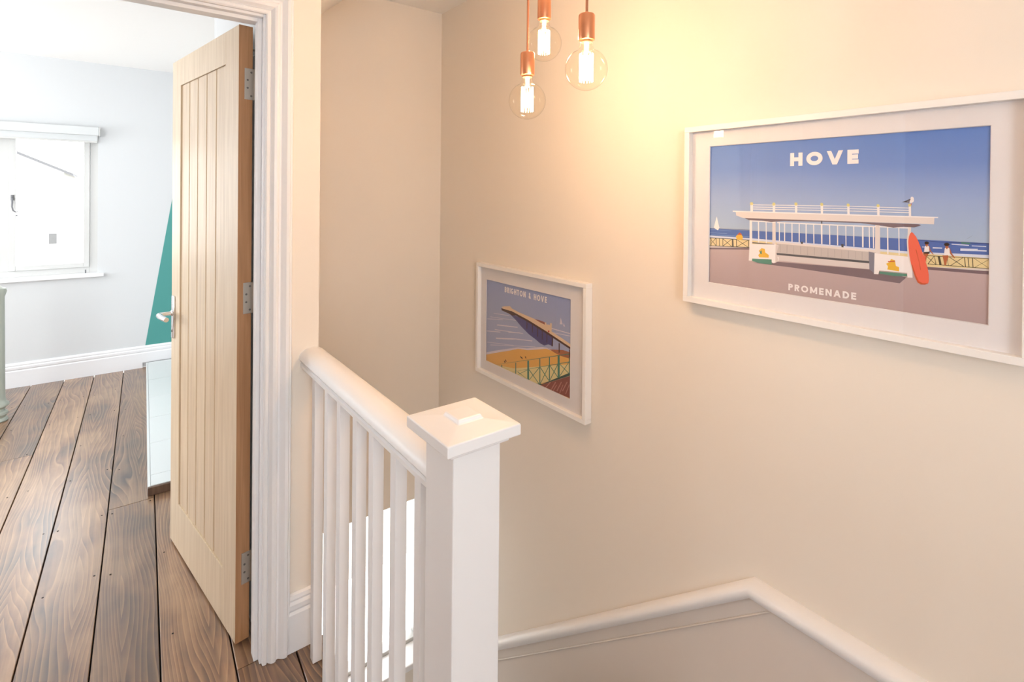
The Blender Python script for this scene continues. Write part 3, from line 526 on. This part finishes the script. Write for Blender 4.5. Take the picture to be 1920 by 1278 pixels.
# ------------------------------------------------------------------ framed posters
def hexc(h):
    v = [int(h[i:i+2], 16)/255 for i in (0, 2, 4)]
    return tuple((c/12.92 if c <= .04045 else ((c+.055)/1.055)**2.4) for c in v)
PALC = dict(sea='4C6CB4', sea2='6F8FC8', foam='D8DEF0', darksea='22356F', sand='E8D5A0', kerb='DAD0CE', pave='B8A3A3', shad='76636B', rail='46402F', yellow='EBB92F',
    orange2='C9562E', white='F6F0F0', cream='E6DCD8', dark='4C4A50', bench='C6BCB8', bench2='A89E9E', green='4F8A76', grey='7E7C8C', under='78666E', knob='DDD48A', orange='EE6A50',
    skin='B4643C', hair='2A1C1A', b_sea='A5AED0', b_foam='DCD4E0', b_sand='E9B25C', b_pale='E6D59A', b_shade='4F4C86', b_cream='E6C8A8', b_roof='9A5A50', red='C63A30', b_brown='4A2A28',
    b_pier='A9684A', b_green='3F7F70', b_dgreen='244A44', b_deck='8A4A42', b_stripe='B98078')
PALC = {k: hexc(v) for k, v in PALC.items()}
def stroke_text(txt, u0, u1, v0, v1, th, asp, widths=None):
    """block capitals from thick strokes; returns quads/rings in print units (asp = print height / width)"""
    G = {'H': .8, 'O': 1., 'V': .95, 'E': .62, 'P': .66, 'R': .7, 'M': 1., 'N': .82, 'A': .92, 'D': .82, 'B': .68, 'I': .2, 'G': .9, 'T': .7, '&': .8, ' ': .45}
    gap = .24; tot = sum(G[c] for c in txt) + gap*(len(txt)-1); k = (u1-u0)/tot; H = v1-v0; out = []
    t = th                                  # stroke thickness as share of height, used in both axes
    tu = t*H*asp                            # horizontal thickness in u units
    def Q(*p): out.append([c for q in p for c in q])
    x = u0
    for c in txt:
        w = G[c]*k; X0, X1 = x, x+w; T = t*H; xm = (X0+X1)/2; vm = (v0+v1)/2
        def vert(a): Q((a, v0), (a+tu, v0), (a+tu, v1), (a, v1))
        def hor(b, a0=None, a1=None): Q((a0 if a0 is not None else X0, b), (a1 if a1 is not None else X1, b), (a1 if a1 is not None else X1, b+T), (a0 if a0 is not None else X0, b+T))
        def dia(a0, b0, a1, b1): Q((a0, b0), (a0+tu, b0), (a1+tu, b1), (a1, b1))
        def arc(cx, cy, rx, ry, d0, d1, n=14):
            for i in range(n):
                p = []
                for f, s in ((i, 1), (i+1, 1), (i+1, 0), (i, 0)):
                    a = math.radians(d0+(d1-d0)*f/n); p.append((cx+(rx-(0 if s else tu))*math.cos(a), cy+(ry-(0 if s else T))*math.sin(a)))
                Q(*p)
        if c in 'HN': vert(X0); vert(X1-tu)
        if c == 'H': hor(vm-T/2)
        if c == 'N': dia(X0, v1, X1-tu, v0)
        if c == 'M': vert(X0); vert(X1-tu); dia(X0, v1, xm-tu/2, v0+H*.15); dia(X1-tu, v1, xm-tu/2, v0+H*.15)
        if c == 'O': arc(xm, vm, w/2, H/2, 0, 360, 24)
        if c == 'G': arc(xm, vm, w/2, H/2, 40, 360, 20); hor(vm-T, xm, X1)
        if c == 'V': dia(X0, v1, xm-tu/2, v0); dia(X1-tu, v1, xm-tu/2, v0)
        if c == 'A': dia(X0, v0, xm-tu/2, v1); dia(X1-tu, v0, xm-tu/2, v1); hor(v0+H*.22, X0+w*.25, X1-w*.25)
        if c == 'E': vert(X0); hor(v0); hor(v1-T); hor(vm-T/2, X0, X1-w*.05)
        if c == 'I': Q((X0, v0), (X0+max(tu, w), v0), (X0+max(tu, w), v1), (X0, v1))
        if c == 'T': Q((xm-tu/2, v0), (xm+tu/2, v0), (xm+tu/2, v1), (xm-tu/2, v1)); hor(v1-T)
        if c in 'PRB':
            vert(X0); hor(v1-T, X0, X0+w*.5); hor(vm-T*.4, X0, X0+w*.5); arc(X0+w*.5, (v1+vm)/2-T*.2, w*.5, (v1-vm)/2+T*.2, -90, 90)
        if c == 'R': dia(X1-tu, v0, X0+w*.3, vm)
        if c == 'B': hor(v0, X0, X0+w*.5); arc(X0+w*.5, (v0+vm)/2+T*.25, w*.5, (vm-v0)/2+T*.25, -90, 90)
        if c == 'D': vert(X0); hor(v0, X0, X0+w*.4); hor(v1-T, X0, X0+w*.4); arc(X0+w*.4, vm, w*.6, H/2, -90, 90)
        if c == '&': arc(xm-w*.05, v0+H*.27, w*.38, H*.27, 0, 360, 14); arc(xm-w*.05, v0+H*.76, w*.28, H*.24, 0, 360, 12); dia(X1-tu, v0, xm-w*.2, v0+H*.6)
        x += w+gap*k
    return out
def picture(label, yl, yr, z0, z1, art, sky, texts, py0, py1, pz0, pz1):
    """frame on the right wall; yl>yr are its far and near ends; p* bound the print"""
    yc = (yl+yr)/2; zc = z0
    o = empty('picture_frame', (XR, yc, zc), label=label, category='picture', group='white framed posters on the right wall')
    FD, FW = .035, .017
    A, Z = yl-yc, z1-z0
    def fb(name, a0, a1, b0, b1): return box(name, M['framep'], -FD, -.001, a0, a1, b0, b1, o, .0012)
    fb('frame_bar', -A, A, 0, FW); fb('frame_bar', -A, A, Z-FW, Z); fb('frame_bar', A-FW, A, FW, Z-FW); fb('frame_bar', -A, -A+FW, FW, Z-FW)
    box('backing_board', M['back'], -.008, -.002, -A+FW, A-FW, FW, Z-FW, o)
    # mount with its window
    p0, p1, q0, q1 = py0-yc, py1-yc, pz0-zc, pz1-zc
    mb = MB(); a, b_, g = -A+FW, A-FW, .0016
    ys = (a, p0, p1, b_); zs = (FW, q0, q1, Z-FW); xf, xb = -.0150, -.0122
    out = [(a, FW), (b_, FW), (b_, Z-FW), (a, Z-FW)]; inn = [(p0, q0), (p1, q0), (p1, q1), (p0, q1)]; inn2 = [(p0+g, q0+g), (p1-g, q0+g), (p1-g, q1-g), (p0+g, q1-g)]
    vs = [(xf, *p) for p in out] + [(xf, *p) for p in inn] + [(xb, *p) for p in inn2] + [(xb+.004, *p) for p in out]
    fs = []
    for i in range(4):
        j = (i+1) % 4; fs += [(i, j, 4+j, 4+i), (4+i, 4+j, 8+j, 8+i), (8+i, 8+j, 12+j, 12+i), (i, 12+i, 12+j, j)]
    mb.add(vs, fs).build('mount', M['matb'], o)
    # the print: flat inks laid one over the other, far end (larger y) is the left of the picture
    me = bpy.data.meshes.new('print'); V = []; F = []; C = []
    def P(u, v, k): return (-.0098-k*5e-6, p1 + (p0-p1)*u, q0 + (q1-q0)*v)
    def face(pts, cols, k):
        s = len(V)
        for u, v in pts: V.append(P(u, v, k))
        F.append(list(range(s, len(V)))); C.extend(cols)
    bands = sky
    for i in range(len(bands)-1):
        (va, ca), (vb, cb) = bands[i], bands[i+1]
        face([(-.01, va), (1.01, va), (1.01, vb), (-.01, vb)], [ca, ca, cb, cb], 0)
    k = 1
    for it in art:
        nm = PAL[it[0]]; pts = [(it[i]/1000, it[i+1]/1000) for i in range(1, len(it), 2)]
        col = PALC[nm]
        if nm == 'pave':
            cols = [tuple(c*(1.12 if v > .2 else .95) for c in col) for u, v in pts]
        else: cols = [col]*len(pts)
        face(pts, cols, k); k += 1
    for txt, u0, u1, v0, v1, th in texts:
        for q in stroke_text(txt, u0, u1, v0, v1, th, (pz1-pz0)/abs(py1-py0)):
            face([(q[i], q[i+1]) for i in range(0, len(q), 2)], [PALC['white']]*(len(q)//2), k); k += 1
    me.from_pydata(V, [], F); me.materials.append(M['print_'])
    at = me.color_attributes.new('Col', 'FLOAT_COLOR', 'CORNER')
    j = 0
    for poly in me.polygons:
        for li, vi in zip(poly.loop_indices, poly.vertices): at.data[li].color = (*C[vi], 1)
    bm = bmesh.new(); bm.from_mesh(me)
    for f in bm.faces:
        f.normal_update()
        if f.normal.x > 0: f.normal_flip()
    bm.to_mesh(me); bm.free()
    pr = bpy.data.objects.new('poster_print', me); COL.objects.link(pr); pr.parent = o
    box('glass_pane', M['glass'], -.0195, -.0175, -A+FW, A-FW, FW, Z-FW, o)
    return o
picture('large white framed blue HOVE PROMENADE poster with a seaside shelter', .9665, .187, 1.124, 1.664, HOVE_ART,
        [(0, PALC['pave']), (.3, PALC['pave']), (.42, hexc('A9BDD8')), (.62, hexc('9BB0DA')), (.82, hexc('7090D0')), (1, hexc('5C84CC'))],
        [('HOVE', .369, .622, .833, .917, .30), ('PROMENADE', .368, .620, .030, .072, .24)], .256, .892, 1.190, 1.602)
picture('white framed BRIGHTON & HOVE poster with a pier, beyond the newel post', 2.137, 1.385, .585, 1.117, PIER_ART,
        [(0, PALC['b_sand']), (.3, PALC['b_sea']), (.62, hexc('A3ACCC')), (1, hexc('98A6D2'))],
        [('BRIGHTON & HOVE', .246, .75, .897, .962, .22)], 1.489, 2.079, .645, 1.040)

# ------------------------------------------------------------------ outside
ground = box('ground', M['lawn'], -30, 30, 6, 60, -3.1, -3.0, kind='structure')
hs = empty('house', (0, 28, -3), label='white rendered house gable seen through the bedroom window', category='house')
# gable wall: eaves to the right, verge rising to the left
MB().prism([(-14, 0), (-1.75, 0), (-1.75, 5.22), (-6.2, 7.35), (-14, 7.45)], (0, 0, 0), (1, 0, 0), (0, 0, 1), (0, 7, 0)).build('gable_wall', M['render'], hs)
MB().prism([(-6.3, 7.42), (-1.45, 5.05), (-1.45, 5.16), (-6.3, 7.53)], (0, -.18, 0), (1, 0, 0), (0, 0, 1), (0, 7.3, 0)).build('roof_verge', M['slate'], hs)
wf = box('window', M['upvc'], -2.24, -1.92, -.05, .02, 2.26, 2.76, hs)
box('pane', M['fglass'], -2.20, -1.96, -.06, -.05, 2.30, 2.72, wf)
